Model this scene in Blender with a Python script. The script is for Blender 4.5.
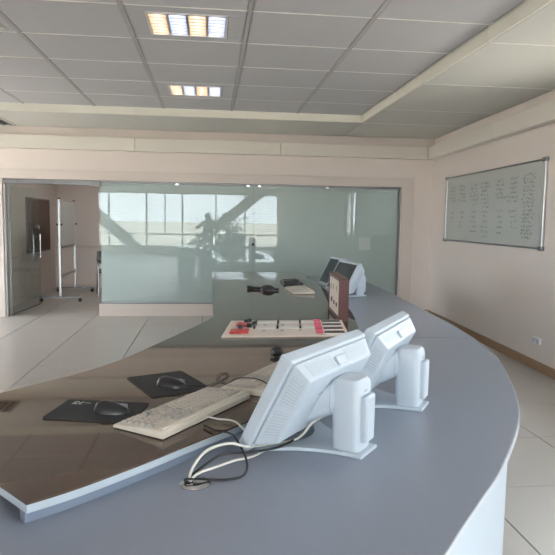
import bpy, bmesh, math, random
from mathutils import Vector, Matrix
random.seed(7)
S = bpy.context.scene
for o in list(bpy.data.objects): bpy.data.objects.remove(o)
COL = S.collection

# ------------------------------------------------------------------ camera
F_PX = 592.0
YAW, PITCH, ROLL, EYE = math.radians(6.47), math.radians(5.44), math.radians(0.9), 1.5
fw = Vector((math.sin(YAW)*math.cos(PITCH), math.cos(YAW)*math.cos(PITCH), -math.sin(PITCH)))
r0 = Vector((math.cos(YAW), -math.sin(YAW), 0)); u0 = r0.cross(fw)
rt = r0*math.cos(ROLL) + u0*math.sin(ROLL); up = u0*math.cos(ROLL) - r0*math.sin(ROLL)
cam_d = bpy.data.cameras.new('camera'); cam = bpy.data.objects.new('camera', cam_d); COL.objects.link(cam)
cam_d.sensor_fit = 'HORIZONTAL'; cam_d.sensor_width = 36; cam_d.lens = 36*F_PX/555
cam_d.clip_start = 0.02; cam_d.clip_end = 3000
cam.matrix_world = Matrix(((rt.x, up.x, -fw.x, 0), (rt.y, up.y, -fw.y, 0), (rt.z, up.z, -fw.z, EYE), (0, 0, 0, 1)))
S.camera = cam

# ------------------------------------------------------------------ sky, sun, exposure
SKY_STRENGTH = 8.0
EXPOSURE = 0.9
w = bpy.data.worlds.new('sky'); S.world = w; w.use_nodes = True
nt = w.node_tree; nt.nodes.clear()
# bright hazy desert sky
bg = nt.nodes.new('ShaderNodeBackground'); bg.inputs['Color'].default_value = (0.88, 0.94, 1.0, 1); bg.inputs['Strength'].default_value = SKY_STRENGTH
ow = nt.nodes.new('ShaderNodeOutputWorld'); nt.links.new(bg.outputs[0], ow.inputs[0])
sun_d = bpy.data.lights.new('sun', 'SUN'); sun_d.energy = 10.0; sun_d.angle = 0.01
sun = bpy.data.objects.new('sun', sun_d); COL.objects.link(sun)
sun.rotation_euler = Vector((-0.02, -0.6, -0.8)).to_track_quat('-Z', 'Y').to_euler()   # from behind the partition side: never enters these windows
S.view_settings.view_transform = 'Standard'; S.view_settings.look = 'None'
S.view_settings.gamma = 1.0; S.view_settings.exposure = EXPOSURE
S.view_settings.use_curve_mapping = False
LAMP = 5.0      # fluorescent tubes
# daylight windows of the room: rear wall and right wall (portals guide the sky light through them)
def portal(loc, sx, sy, direction):
    d = bpy.data.lights.new('window_daylight', 'AREA'); d.shape = 'RECTANGLE'; d.size = sx; d.size_y = sy; d.energy = 1
    d.cycles.is_portal = True
    o = bpy.data.objects.new('window_daylight', d); COL.objects.link(o); o.location = loc
    o.rotation_euler = Vector(direction).to_track_quat('-Z', 'Z').to_euler()
YW, YR, XL = 9.25, -6.5, -5.6           # partition wall, rear wall, left wall
def XR(y): return 3.53 - (YW - y)*0.045  # the right wall is not quite square to the partition
SLR = math.atan(0.045)
RW = (-5.3, 2.9, 0.35, 2.62)           # rear window x0 x1 z0 z1
RWIN = [(3.85, 5.0, 1.2, 2.25), (-1.2, 2.3, 0.75, 2.4), (-5.6, -2.2, 0.75, 2.4)]   # right wall windows y0 y1 z0 z1
ADDED_LWIN = [(6.6, 8.9, 0.6, 2.4)]    # left wall window added to light the far end, never in frame
for (a, b, c, d) in ADDED_LWIN: portal((XL-0.02, (a+b)/2, (c+d)/2), b-a, d-c, (1, 0, 0))
portal(((RW[0]+RW[1])/2, YR-0.02, (RW[2]+RW[3])/2), RW[1]-RW[0], RW[3]-RW[2], (0, 1, 0))
for (a, b, c, d) in RWIN:
    portal((XR((a+b)/2)+0.02, (a+b)/2, (c+d)/2), b-a, d-c, (-1, 0, 0))

# ------------------------------------------------------------------ materials
def lin(c):
    c = c/255.0
    return c/12.92 if c <= 0.04045 else ((c+0.055)/1.055)**2.4
def rgb(r, g, b): return (lin(r), lin(g), lin(b), 1)
def mat(name, col, rough=0.5, metal=0.0, spec=0.5, noise=0.0, scale=6.0, bump=0.0, bscale=80.0, emit=None, estr=0.0, coat=0.0, stretch=None):
    m = bpy.data.materials.new(name); m.use_nodes = True
    n = m.node_tree; b = n.nodes['Principled BSDF']
    b.inputs['Base Color'].default_value = col; b.inputs['Roughness'].default_value = rough
    b.inputs['Metallic'].default_value = metal; b.inputs['Specular IOR Level'].default_value = spec
    if coat: b.inputs['Coat Weight'].default_value = coat; b.inputs['Coat Roughness'].default_value = 0.03
    tc = n.nodes.new('ShaderNodeTexCoord')
    src = tc.outputs['Object']
    if stretch:
        mp = n.nodes.new('ShaderNodeMapping'); mp.inputs['Scale'].default_value = stretch
        n.links.new(src, mp.inputs[0]); src = mp.outputs[0]
    if noise:
        t = n.nodes.new('ShaderNodeTexNoise'); t.inputs['Scale'].default_value = scale; t.inputs['Detail'].default_value = 5
        n.links.new(src, t.inputs['Vector'])
        x = n.nodes.new('ShaderNodeMix'); x.data_type = 'RGBA'
        x.inputs['A'].default_value = tuple(c*(1-noise) for c in col[:3])+(1,)
        x.inputs['B'].default_value = tuple(min(1, c*(1+noise)) for c in col[:3])+(1,)
        n.links.new(t.outputs['Fac'], x.inputs['Factor']); n.links.new(x.outputs['Result'], b.inputs['Base Color'])
    if bump:
        t2 = n.nodes.new('ShaderNodeTexNoise'); t2.inputs['Scale'].default_value = bscale; t2.inputs['Detail'].default_value = 3
        n.links.new(src, t2.inputs['Vector'])
        bp = n.nodes.new('ShaderNodeBump'); bp.inputs['Strength'].default_value = bump; bp.inputs['Distance'].default_value = 0.01
        n.links.new(t2.outputs['Fac'], bp.inputs['Height']); n.links.new(bp.outputs[0], b.inputs['Normal'])
    if emit:
        b.inputs['Emission Color'].default_value = emit; b.inputs['Emission Strength'].default_value = estr
    return m
def glass_mat(name, tint, base_reflect, rough=0.0, grazing=1.0):
    # architectural pane: tinted see-through plus a Fresnel mirror
    m = bpy.data.materials.new(name); m.use_nodes = True; n = m.node_tree; n.nodes.clear()
    out = n.nodes.new('ShaderNodeOutputMaterial'); mx = n.nodes.new('ShaderNodeMixShader')
    tr = n.nodes.new('ShaderNodeBsdfTransparent'); tr.inputs[0].default_value = tint
    gl = n.nodes.new('ShaderNodeBsdfGlossy'); gl.inputs['Roughness'].default_value = rough; gl.inputs['Color'].default_value = (0.97, 0.985, 1.0, 1)
    lw = n.nodes.new('ShaderNodeLayerWeight'); lw.inputs['Blend'].default_value = 0.5
    p = n.nodes.new('ShaderNodeMath'); p.operation = 'POWER'; p.inputs[1].default_value = 5
    a = n.nodes.new('ShaderNodeMath'); a.operation = 'MULTIPLY_ADD'; a.inputs[1].default_value = (1-base_reflect)*grazing; a.inputs[2].default_value = base_reflect
    n.links.new(lw.outputs['Facing'], p.inputs[0]); n.links.new(p.outputs[0], a.inputs[0]); n.links.new(a.outputs[0], mx.inputs[0])
    n.links.new(tr.outputs[0], mx.inputs[1]); n.links.new(gl.outputs[0], mx.inputs[2]); n.links.new(mx.outputs[0], out.inputs[0])
    return m
def tile_mat():
    # white metal ceiling tile with a fine perforation
    m = mat('perforated_ceiling_metal', rgb(205, 204, 207), 0.55, noise=0.02, scale=2)
    n = m.node_tree; b = n.nodes['Principled BSDF']; tc = [q for q in n.nodes if q.type == 'TEX_COORD'][0]
    v = n.nodes.new('ShaderNodeTexVoronoi'); v.inputs['Scale'].default_value = 130; v.inputs['Randomness'].default_value = 0
    n.links.new(tc.outputs['Object'], v.inputs['Vector'])
    bp = n.nodes.new('ShaderNodeBump'); bp.inputs['Strength'].default_value = 0.15; bp.inputs['Distance'].default_value = 0.002
    n.links.new(v.outputs['Distance'], bp.inputs['Height']); n.links.new(bp.outputs[0], b.inputs['Normal'])
    return m
M = dict(
    wall=mat('pink_plaster', rgb(238, 227, 220), 0.75, noise=0.025, scale=1.5, bump=0.05, bscale=120),
    trim=mat('beige_surround', rgb(226, 214, 206), 0.5, noise=0.02),
    cornice=mat('cream_trunking', rgb(232, 226, 216), 0.5, noise=0.03, scale=3, stretch=(0.4, 0.4, 10)),
    tile=tile_mat(),
    lowceil=mat('low_ceiling_panel', rgb(220, 219, 213), 0.6, noise=0.02, scale=2),
    fascia=mat('cream_fascia', rgb(240, 237, 224), 0.5, noise=0.02),
    backing=mat('ceiling_void', rgb(120, 118, 118), 0.8, noise=0.05),
    rail=mat('white_tile_rail', rgb(250, 248, 244), 0.4, noise=0.01),
    channel=mat('ceiling_channel', rgb(188, 186, 186), 0.55, noise=0.03),
    floor=mat('pale_floor_tile', rgb(196, 191, 186), 0.32, noise=0.03, scale=5, bump=0.02, bscale=30),
    grout=mat('floor_joint', rgb(95, 86, 80), 0.8, noise=0.05),
    baseboard=mat('tan_baseboard', rgb(170, 138, 108), 0.5, noise=0.08, scale=4, stretch=(1, 8, 8)),
    brown=mat('brown_glass_top', rgb(84, 67, 56), 0.03, spec=0.65, noise=0.04, scale=5),
    slabedge=mat('pale_slab_edge', rgb(178, 189, 198), 0.35, noise=0.02),
    greytop=mat('satin_grey_laminate', rgb(138, 146, 160), 0.3, noise=0.03, scale=30),
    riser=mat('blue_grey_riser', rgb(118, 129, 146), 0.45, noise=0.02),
    skirt=mat('pale_blue_skirt', rgb(192, 204, 214), 0.45, noise=0.02),
    edge=mat('pale_edge_band', rgb(196, 203, 210), 0.4, noise=0.01),
    darkgap=mat('dark_joint', rgb(50, 48, 46), 0.7, noise=0.03),
    plastic=mat('pale_monitor_plastic', rgb(190, 201, 211), 0.42, noise=0.012, scale=8),
    plastic2=mat('pale_monitor_vent', rgb(176, 187, 196), 0.5, noise=0.03, scale=200),
    screen=mat('dark_screen', rgb(48, 58, 66), 0.12, noise=0.03),
    beige=mat('beige_keyboard_plastic', rgb(214, 206, 192), 0.5, noise=0.02),
    key=mat('grey_beige_key', rgb(200, 194, 184), 0.5, noise=0.04, scale=30),
    key2=mat('grey_key', rgb(182, 178, 172), 0.5, noise=0.04, scale=30),
    blackplastic=mat('black_plastic', rgb(30, 31, 34), 0.3, noise=0.05),
    pad=mat('black_mouse_pad', rgb(44, 46, 48), 0.8, noise=0.06, scale=60, bump=0.1, bscale=400),
    logo=mat('pale_print', rgb(190, 200, 196), 0.7, noise=0.03),
    chrome=mat('brushed_chrome', rgb(205, 205, 208), 0.22, metal=1.0, noise=0.02),
    alu=mat('aluminium_frame', rgb(200, 200, 202), 0.35, metal=0.8, noise=0.02),
    alugrey=mat('grey_aluminium', rgb(140, 140, 142), 0.4, metal=0.5, noise=0.03),
    board=mat('whiteboard_enamel', rgb(196, 200, 196), 0.25, noise=0.02, scale=3),
    ink=mat('marker_ink', rgb(105, 115, 118), 0.7, noise=0.1),
    wood=mat('dark_red_wood', rgb(86, 38, 34), 0.35, noise=0.25, scale=10, stretch=(8, 8, 1)),
    ivory=mat('ivory_panel', rgb(228, 216, 205), 0.45, noise=0.02),
    white=mat('white_label', rgb(240, 240, 238), 0.5, noise=0.01),
    red=mat('red_button', rgb(214, 62, 62), 0.35, noise=0.05),
    pink=mat('pink_button', rgb(224, 90, 120), 0.35, noise=0.05),
    blind=mat('pale_blind_slat', rgb(216, 222, 222), 0.55, noise=0.02),
    vblind=mat('white_vertical_blind', rgb(232, 232, 228), 0.7, noise=0.02),
    frame=mat('window_frame_paint', rgb(150, 152, 152), 0.5, noise=0.02),
    cable_w=mat('white_cable', rgb(214, 212, 205), 0.5, noise=0.02),
    cable_b=mat('black_cable', rgb(28, 28, 30), 0.45, noise=0.05),
    sand=mat('desert_sand', rgb(198, 188, 172), 0.95, noise=0.12, scale=0.02),
    concrete=mat('grey_concrete', rgb(128, 128, 122), 0.8, noise=0.08, scale=3),
    corkboard=mat('brown_notice_board', rgb(128, 108, 100), 0.8, noise=0.06, scale=20),
    rubber=mat('black_rubber', rgb(34, 34, 34), 0.7, noise=0.05),
    skin=mat('skin', rgb(188, 140, 114), 0.5, noise=0.05),
    shirt=mat('dark_shirt', rgb(52, 58, 70), 0.85, noise=0.08, scale=30),
    trousers=mat('dark_trousers', rgb(46, 44, 46), 0.85, noise=0.08, scale=30),
    hair=mat('black_hair', rgb(26, 22, 20), 0.6, noise=0.2, scale=60),
    shoe=mat('black_shoe', rgb(24, 22, 22), 0.4, noise=0.05),
    leaf=mat('dark_green_leaf', rgb(52, 78, 46), 0.5, noise=0.2, scale=12),
    stem=mat('brown_stem', rgb(92, 72, 50), 0.8, noise=0.15),
    pot=mat('grey_pot', rgb(120, 116, 110), 0.6, noise=0.05),
    soil=mat('soil', rgb(60, 46, 36), 0.95, noise=0.2, scale=40),
    tube_w=mat('warm_tube', rgb(255, 236, 214), 0.5, emit=(1.0, 0.86, 0.70, 1), estr=LAMP),
    tube_c=mat('cool_tube', rgb(236, 240, 255), 0.5, emit=(0.86, 0.92, 1.0, 1), estr=LAMP),
    reflector_w=mat('warm_reflector', rgb(242, 212, 176), 0.3, metal=0.6, noise=0.02),
    reflector_c=mat('cool_reflector', rgb(204, 213, 238), 0.3, metal=0.6, noise=0.02),
    louver=mat('white_louver', rgb(236, 236, 236), 0.4, noise=0.01),
    black=mat('vent_black', rgb(22, 22, 22), 0.8, noise=0.05),
    seat=mat('grey_fabric', rgb(90, 90, 96), 0.9, noise=0.1, scale=80),
    glass=glass_mat('greenish_partition_glass', (0.915, 0.945, 0.935, 1), 0.0235),
    doorglass=glass_mat('door_glass', (0.90, 0.935, 0.925, 1), 0.03, grazing=0.5),
    pane=glass_mat('window_pane', (0.97, 0.98, 0.98, 1), 0.03),
)

# ------------------------------------------------------------------ mesh builder
class MB:
    def __init__(s): s.v = []; s.f = []; s.mi = []; s.cur = 0
    def add(s, vs, fs):
        o = len(s.v); s.v += [tuple(x) for x in vs]
        for f in fs: s.f.append([o+i for i in f]); s.mi.append(s.cur)
        return s
    def hexa(s, p):   # p: bottom 4 ccw, top 4 ccw
        return s.add(p, [(3, 2, 1, 0), (4, 5, 6, 7), (0, 1, 5, 4), (1, 2, 6, 5), (2, 3, 7, 6), (3, 0, 4, 7)])
    def box(s, x0, y0, z0, x1, y1, z1, T=None):
        p = [(x0, y0, z0), (x1, y0, z0), (x1, y1, z0), (x0, y1, z0), (x0, y0, z1), (x1, y0, z1), (x1, y1, z1), (x0, y1, z1)]
        if T: p = [T(*q) for q in p]
        return s.hexa(p)
    def prism(s, poly, z0, z1):
        a = sum(poly[i][0]*poly[(i+1) % len(poly)][1]-poly[(i+1) % len(poly)][0]*poly[i][1] for i in range(len(poly)))
        if a < 0: poly = poly[::-1]
        n = len(poly)
        return s.add([(x, y, z0) for x, y in poly]+[(x, y, z1) for x, y in poly],
                     [tuple(range(n-1, -1, -1)), tuple(range(n, 2*n))]+[(i, (i+1) % n, n+(i+1) % n, n+i) for i in range(n)])
    def loft(s, rings, caps=True):
        n = len(rings[0]); vs = [p for r in rings for p in r]; fs = []
        for k in range(len(rings)-1):
            for i in range(n): fs.append((k*n+i, k*n+(i+1) % n, (k+1)*n+(i+1) % n, (k+1)*n+i))
        if caps: fs += [tuple(range(n-1, -1, -1)), tuple(range((len(rings)-1)*n, len(rings)*n))]
        return s.add(vs, fs)
    def tube(s, pts, r, n=8):
        pts = [Vector(p) for p in pts]; rings = []; prev = None
        for i, p in enumerate(pts):
            t = (pts[min(i+1, len(pts)-1)]-pts[max(i-1, 0)]).normalized()
            if prev is None:
                a = Vector((0, 0, 1)) if abs(t.z) < 0.9 else Vector((1, 0, 0))
                x = t.cross(a).normalized()
            else: x = (prev-t*prev.dot(t)).normalized()
            prev = x; y = t.cross(x); rr = r[i] if isinstance(r, (list, tuple)) else r
            rings.append([p+x*rr*math.cos(2*math.pi*k/n)+y*rr*math.sin(2*math.pi*k/n) for k in range(n)])
        return s.loft(rings)
    def lathe(s, prof, n=20, c=(0, 0, 0)):   # prof: (r, z) from the bottom up
        return s.loft([[(c[0]+r*math.cos(2*math.pi*k/n), c[1]+r*math.sin(2*math.pi*k/n), c[2]+z) for k in range(n)] for r, z in prof])
    def ellip(s, c, rx, ry, rz, n=16, m=10, zmin=-1.0):
        rings = []
        for j in range(m+1):
            t = zmin+(1-zmin)*j/m; t = max(-0.999, min(0.999, t)); q = math.sqrt(1-t*t)
            rings.append([(c[0]+rx*q*math.cos(2*math.pi*k/n), c[1]+ry*q*math.sin(2*math.pi*k/n), c[2]+rz*t) for k in range(n)])
        return s.loft(rings)
    def build(s, name, m, parent=None, smooth=None, bevel=0, kind=None, seg=2):
        me = bpy.data.meshes.new(name); me.from_pydata(s.v, [], s.f)
        for q in (m if isinstance(m, (list, tuple)) else [m]): me.materials.append(q)
        if any(s.mi): me.polygons.foreach_set('material_index', s.mi)
        me.update()
        if smooth:
            me.shade_smooth(); me.set_sharp_from_angle(angle=smooth)
        o = bpy.data.objects.new(name, me); COL.objects.link(o); o.parent = parent
        if bevel:
            b = o.modifiers.new('bevel', 'BEVEL'); b.width = bevel; b.segments = seg; b.limit_method = 'ANGLE'; b.angle_limit = 0.7
        if kind: o['kind'] = kind
        return o
def tag(o, label, cat, group=None):
    o['label'] = label; o['category'] = cat
    if group: o['group'] = group
    return o
def thing(name, label, cat, loc=(0, 0, 0), rz=0, group=None):
    o = bpy.data.objects.new(name, None); COL.objects.link(o); o.location = loc; o.rotation_euler = (0, 0, rz)
    o.empty_display_size = 0.1
    return tag(o, label, cat, group)
def copy_tree(o, parent=None):
    c = o.copy(); COL.objects.link(c); c.parent = parent
    for ch in o.children: copy_tree(ch, c)
    return c
def dup(o, label, loc, rz):
    c = copy_tree(o); c.location = loc; c.rotation_euler = (0, 0, rz); c['label'] = label
    return c
def inst(src, name, loc, parent=None):
    c = bpy.data.objects.new(name, src.data); COL.objects.link(c); c.location = loc; c.parent = parent
    return c
def struct(o): o['kind'] = 'structure'; return o
def spline(pts, n=8, closed=False):
    P = [Vector(p) for p in pts]; out = []
    for i in range(len(P)-1):
        a, b, c, d = P[max(i-1, 0)], P[i], P[i+1], P[min(i+2, len(P)-1)]
        for k in range(n):
            t = k/n
            out.append(0.5*((2*b)+(c-a)*t+(2*a-5*b+4*c-d)*t*t+(3*b-a-3*c+d)*t**3))
    out.append(P[-1]); return out

ZH, ZL = 2.925, 2.83     # raised and lowered ceiling
# ================================================================== ROOM SHELL
# floor
fl = struct(MB().box(XL-0.2, YR-0.2, -0.12, 4.2, 13.4, -0.008).build('floor', M['grout']))
proto = None
xs = [3.136-0.815*k for k in range(-1, 12)]
ys = [3.10+0.75*k for k in range(-13, 14)]
for x in xs:
    for y in ys:
        x0, x1, y0, y1 = x-0.815, x, y, y+0.75
        if x0 > 3.6 or x1 < XL or y1 < YR or y0 > 13.1: continue
        if y0 > 9.3 and (x1 < -3.5 or x0 > 0.2): continue
        if proto is None:
            proto = MB().box(-0.4032, -0.3726, -0.008, 0.4032, 0.3726, 0.0).build('tile', M['floor'], fl)
            proto.location = ((x0+x1)/2, (y0+y1)/2, 0)
        else: inst(proto, 'tile', ((x0+x1)/2, (y0+y1)/2, 0), fl)

# partition wall: opening x -3.07..3.02, z 0..2.07
GX0, GX1, DX, GZ = -3.07, 3.02, -1.70, 2.07
b = MB()
b.box(XL-0.2, YW, 0, GX0, YW+0.15, 3.1); b.box(GX1, YW, 0, 3.75, YW+0.15, 3.1); b.box(GX0, YW, GZ, GX1, YW+0.15, 3.1)
struct(b.build('wall_far', M['wall']))
b = MB()   # surround band
b.box(GX1, YW-0.018, 0, GX1+0.2, YW, GZ+0.14); b.box(GX0, YW-0.018, GZ, GX1, YW, GZ+0.14); b.box(GX0-0.2, YW-0.018, 0, GX0, YW, GZ+0.14)
struct(b.build('trim_1', M['trim'], bevel=0.003))
# left wall, rear wall
b = MB(); edges = [YR-0.2]
for (a, c, z0, z1) in ADDED_LWIN: edges += [a, c]
edges.append(YW)
for i in range(0, len(edges), 2): b.box(XL-0.2, edges[i], 0, XL, edges[i+1], 3.1)
for (a, c, z0, z1) in ADDED_LWIN: b.box(XL-0.2, a, 0, XL, c, z0); b.box(XL-0.2, a, z1, XL, c, 3.1)
struct(b.build('wall_left', M['wall']))
b = MB(); x0, x1, z0, z1 = RW
b.box(XL-0.2, YR-0.2, 0, x0, YR, 3.1); b.box(x1, YR-0.2, 0, 3.4, YR, 3.1); b.box(x0, YR-0.2, 0, x1, YR, z0); b.box(x0, YR-0.2, z1, x1, YR, 3.1)
struct(b.build('wall_rear', M['wall']))
# right wall (skewed by SLR), with window openings
def rw(n, y, z): return (XR(y)+n, y, z)      # n: depth behind the wall face
b = MB(); edges = [-6.8]
for (a, c, z0, z1) in sorted(RWIN): edges += [a, c]
edges.append(9.4)
for i in range(0, len(edges), 2): b.box(0, edges[i], 0, 0.2, edges[i+1], 3.1, rw)
for (a, c, z0, z1) in RWIN: b.box(0, a, 0, 0.2, c, z0, rw); b.box(0, a, z1, 0.2, c, 3.1, rw)
struct(b.build('wall_right', M['wall']))
struct(MB().box(-0.015, -6.45, 0.0, 0.0, 9.22, 0.1, rw).build('baseboard_right', M['baseboard'], bevel=0.003))
struct(MB().box(GX1+0.21, YW-0.015, 0, XR(YW)-0.02, YW, 0.1).build('baseboard_far', M['baseboard']))

# cornice trunking on the walls (open shadow gap above it)
cf = struct(MB().box(-5.59, YW-0.012, 2.52, 3.4, YW-0.002, 2.68).build('trim_2', M['cornice']))
cuts = [-5.59, -3.3, -1.13, 1.05, 3.385]
for i in range(4): MB().box(cuts[i]+0.003, YW-0.12, 2.505, cuts[i+1]-0.003, YW-0.013, 2.70).build('trunking', M['cornice'], cf, bevel=0.006)
cr = struct(MB().box(-0.012, -6.4, 2.52, -0.002, 9.1, 2.68, rw).build('trim_3', M['cornice']))
cuts = [-6.4, -4.3, -2.1, 0.1, 2.3, 4.5, 6.8, 9.23]
for i in range(7): MB().box(-0.125, cuts[i]+0.002, 2.505, -0.013, cuts[i+1]-0.002, 2.70, rw).build('trunking', M['cornice'], cr, bevel=0.006)

# ceiling: slab above, raised tile field, fascia, low perimeter panels
ce = struct(MB().box(XL-0.2, YR-0.2, 2.99, 4.0, YW+0.1, 3.15).build('ceiling', M['backing']))
CX = [2.0-0.87*k for k in range(9)]; CY = [7.92-0.745*k for k in range(19)]
LIGHTS = [(2, r) for r in (1, 4, 7, 10, 13, 16)] + [(5, r) for r in (1, 4, 7, 10, 13, 16)]
VENT = (4, 4)
def tile_mesh(hole):
    b = MB(); hx, hy = 0.416, 0.3665
    if not hole: b.box(-hx, -hy, 0, hx, hy, 0.02)
    else:
        a, c = hole
        b.box(-hx, -hy, 0, hx, -c, 0.02); b.box(-hx, c, 0, hx, hy, 0.02); b.box(-hx, -c, 0, -a, c, 0.02); b.box(a, -c, 0, hx, c, 0.02)
    return b
protos = {}
for i in range(8):
    for j in range(18):
        kind = 'light' if (i, j) in LIGHTS else 'vent' if (i, j) == VENT else 'plain'
        c = ((CX[i]+CX[i+1])/2, (CY[j]+CY[j+1])/2, ZH)
        if kind not in protos:
            o = tile_mesh({'light': (0.293, 0.253), 'vent': (0.36, 0.31), 'plain': None}[kind]).build('ceiling_tile', M['tile'], ce, bevel=0.004, seg=1)
            o.location = c; protos[kind] = o
        else:
            o = inst(protos[kind], 'ceiling_tile', c, ce)
            m = o.modifiers.new('bevel', 'BEVEL'); m.width = 0.004; m.segments = 1; m.limit_method = 'ANGLE'; m.angle_limit = 0.7
for k in range(1, 8): MB().box(CX[k]-0.017, CY[-1], ZH-0.004, CX[k]+0.017, CY[0], ZH+0.03).build('channel', M['channel'], ce)
for k in range(19): MB().box(CX[-1], CY[k]-0.0062, ZH-0.0025, CX[0], CY[k]+0.0062, ZH+0.02).build('tile_rail', M['rail'], ce)
# fascia pieces round the raised field
def fascia(x0, y0, x1, y1): MB().box(x0, y0, ZL, x1, y1, 2.985).build('fascia', M['fascia'], ce, bevel=0.003)
xl = CX[-1]
for a, c in ((xl, -2.9), (-2.9, -1.0), (-1.0, 0.93), (0.93, 2.0)): fascia(a+0.001, 7.921, c-0.001, 7.945)
for a, c in ((-5.5, -3.7), (-3.7, -2.36), (-2.36, -1.03), (-1.03, 0.3), (0.3, 1.63), (1.63, 2.96), (2.96, 4.29), (4.29, 5.62), (5.62, 6.94), (6.94, 7.945)): fascia(2.001, a+0.002, 2.025, c-0.002)
fascia(xl-0.025, CY[-1], xl, 7.945); fascia(xl, CY[-1]-0.025, 2.0, CY[-1])
# low panels
def low(p): MB().hexa([(x, y, ZL) for x, y in p]+[(x, y, ZL+0.02) for x, y in p]).build('low_panel', M['lowceil'], ce, bevel=0.003, seg=1)
g = 0.008
cy = [-6.45, -5.03, -3.7, -2.36, -1.03, 0.3, 1.63, 2.96, 4.29, 5.62, 6.94, 7.93, 9.2]
for i in range(len(cy)-1): low([(2.027, cy[i]+g), (XR(cy[i])-0.012, cy[i]+g), (XR(cy[i+1])-0.012, cy[i+1]-g), (2.027, cy[i+1]-g)])
for y in cy[1:-1]: MB().box(2.027, y-0.007, ZL-0.003, XR(y)-0.014, y+0.007, ZL+0.012).build('joint_strip', M['rail'], ce)
cx = [2.02, 0.93, -1.0, -2.9, -4.96, -5.58]
for i in range(len(cx)-1):
    low([(cx[i+1]+g, 7.947), (cx[i]-g, 7.947), (cx[i]-g, 9.22), (cx[i+1]+g, 9.22)])
    low([(cx[i+1]+g, -6.45), (cx[i]-g, -6.45), (cx[i]-g, CY[-1]-0.027), (cx[i+1]+g, CY[-1]-0.027)])
for x in cx[1:-1]: MB().box(x-0.007, 7.948, ZL+0.001, x+0.007, 9.22, ZL+0.012).build('joint_strip', M['lowceil'], ce)
low([(XL+0.01, CY[-1]), (xl-0.03, CY[-1]), (xl-0.03, 7.94), (XL+0.01, 7.94)])

# ceiling lights: four louvred cells, alternately warm and cool
def make_light():
    t = thing('ceiling_light', '', 'ceiling light', group='recessed ceiling lights')
    b = MB(); a, c = 0.29, 0.25
    b.box(-a, -c, -0.004, a, -c+0.014, 0.05); b.box(-a, c-0.014, -0.004, a, c, 0.05); b.box(-a, -c+0.014, -0.004, -a+0.014, c-0.014, 0.05); b.box(a-0.014, -c+0.014, -0.004, a, c-0.014, 0.05)
    b.build('frame', M['louver'], t)
    for k in range(4):
        x0 = -a+0.016+k*0.14; x1 = x0+0.128; wm = k % 2 == 0
        r = MB(); r.hexa([(x0, -c+0.015, 0.05), (x1, -c+0.015, 0.05), (x1, c-0.015, 0.05), (x0, c-0.015, 0.05), (x0, -c+0.015, 0.055), (x1, -c+0.015, 0.055), (x1, c-0.015, 0.055), (x0, c-0.015, 0.055)])
        r.box(x0-0.004, -c+0.015, 0.0, x0+0.004, c-0.015, 0.05); r.box(x1-0.004, -c+0.015, 0.0, x1+0.004, c-0.015, 0.05)
        cell = r.build('louver_cell', M['reflector_w' if wm else 'reflector_c'], t)
        MB().tube([((x0+x1)/2, -c+0.02, 0.033), ((x0+x1)/2, c-0.02, 0.033)], 0.014, 10).build('tube', M['tube_w' if wm else 'tube_c'], cell, smooth=0.8)
        for q in range(7):
            y = -c+0.04+q*0.07
            MB().hexa([(x0+0.004, y-0.006, 0.0), (x1-0.004, y-0.006, 0.0), (x1-0.004, y+0.006, 0.0), (x0+0.004, y+0.006, 0.0),
                       (x0+0.004, y-0.003, 0.022), (x1-0.004, y-0.003, 0.022), (x1-0.004, y+0.003, 0.022), (x0+0.004, y+0.003, 0.018)]).build('blade', M['channel'], cell)
    return t
ll = make_light()
for n, (i, j) in enumerate(LIGHTS):
    o = ll if n == 0 else copy_tree(ll)
    o.location = ((CX[i]+CX[i+1])/2, (CY[j]+CY[j+1])/2, ZH)
    o['label'] = {0: 'lit four-cell louvred ceiling light nearest the glass partition, small in view',
                  1: 'lit four-cell louvred ceiling light with orange and blue tints, larger one at the top'}.get(n, 'lit four-cell louvred ceiling light out of view on the ceiling')
# ceiling air vents
def vent(label, loc, sx, sy):
    t = thing('air_vent', label, 'air vent', loc, group='ceiling air vents')
    MB().box(-sx, -sy, 0.01, sx, sy, 0.05).build('duct', M['black'], t)
    b = MB(); e = 0.014
    b.box(-sx, -sy, -0.006, sx, -sy+e, 0.01); b.box(-sx, sy-e, -0.006, sx, sy, 0.01); b.box(-sx, -sy+e, -0.006, -sx+e, sy-e, 0.01); b.box(sx-e, -sy+e, -0.006, sx, sy-e, 0.01)
    b.build('vent_frame', M['lowceil'], t)
    n = 6
    for k in range(n):
        x = -sx+e+(k+0.5)*(2*sx-2*e)/n
        MB().hexa([(x-0.004, -sy+e, -0.004), (x+0.004, -sy+e, -0.004), (x+0.004, sy-e, -0.004), (x-0.004, sy-e, -0.004),
                   (x+0.008, -sy+e, 0.01), (x+0.014, -sy+e, 0.01), (x+0.014, sy-e, 0.01), (x+0.008, sy-e, 0.01)]).build('slat', M['alugrey'], t)
vent('dark slotted air vent set in the raised ceiling tiles, top left', ((CX[4]+CX[5])/2, (CY[4]+CY[5])/2, ZH), 0.355, 0.305)
vent('dark slotted air vent in the low ceiling band above the glass door', (-3.12, 8.82, ZL-0.012), 0.31, 0.3)

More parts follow.
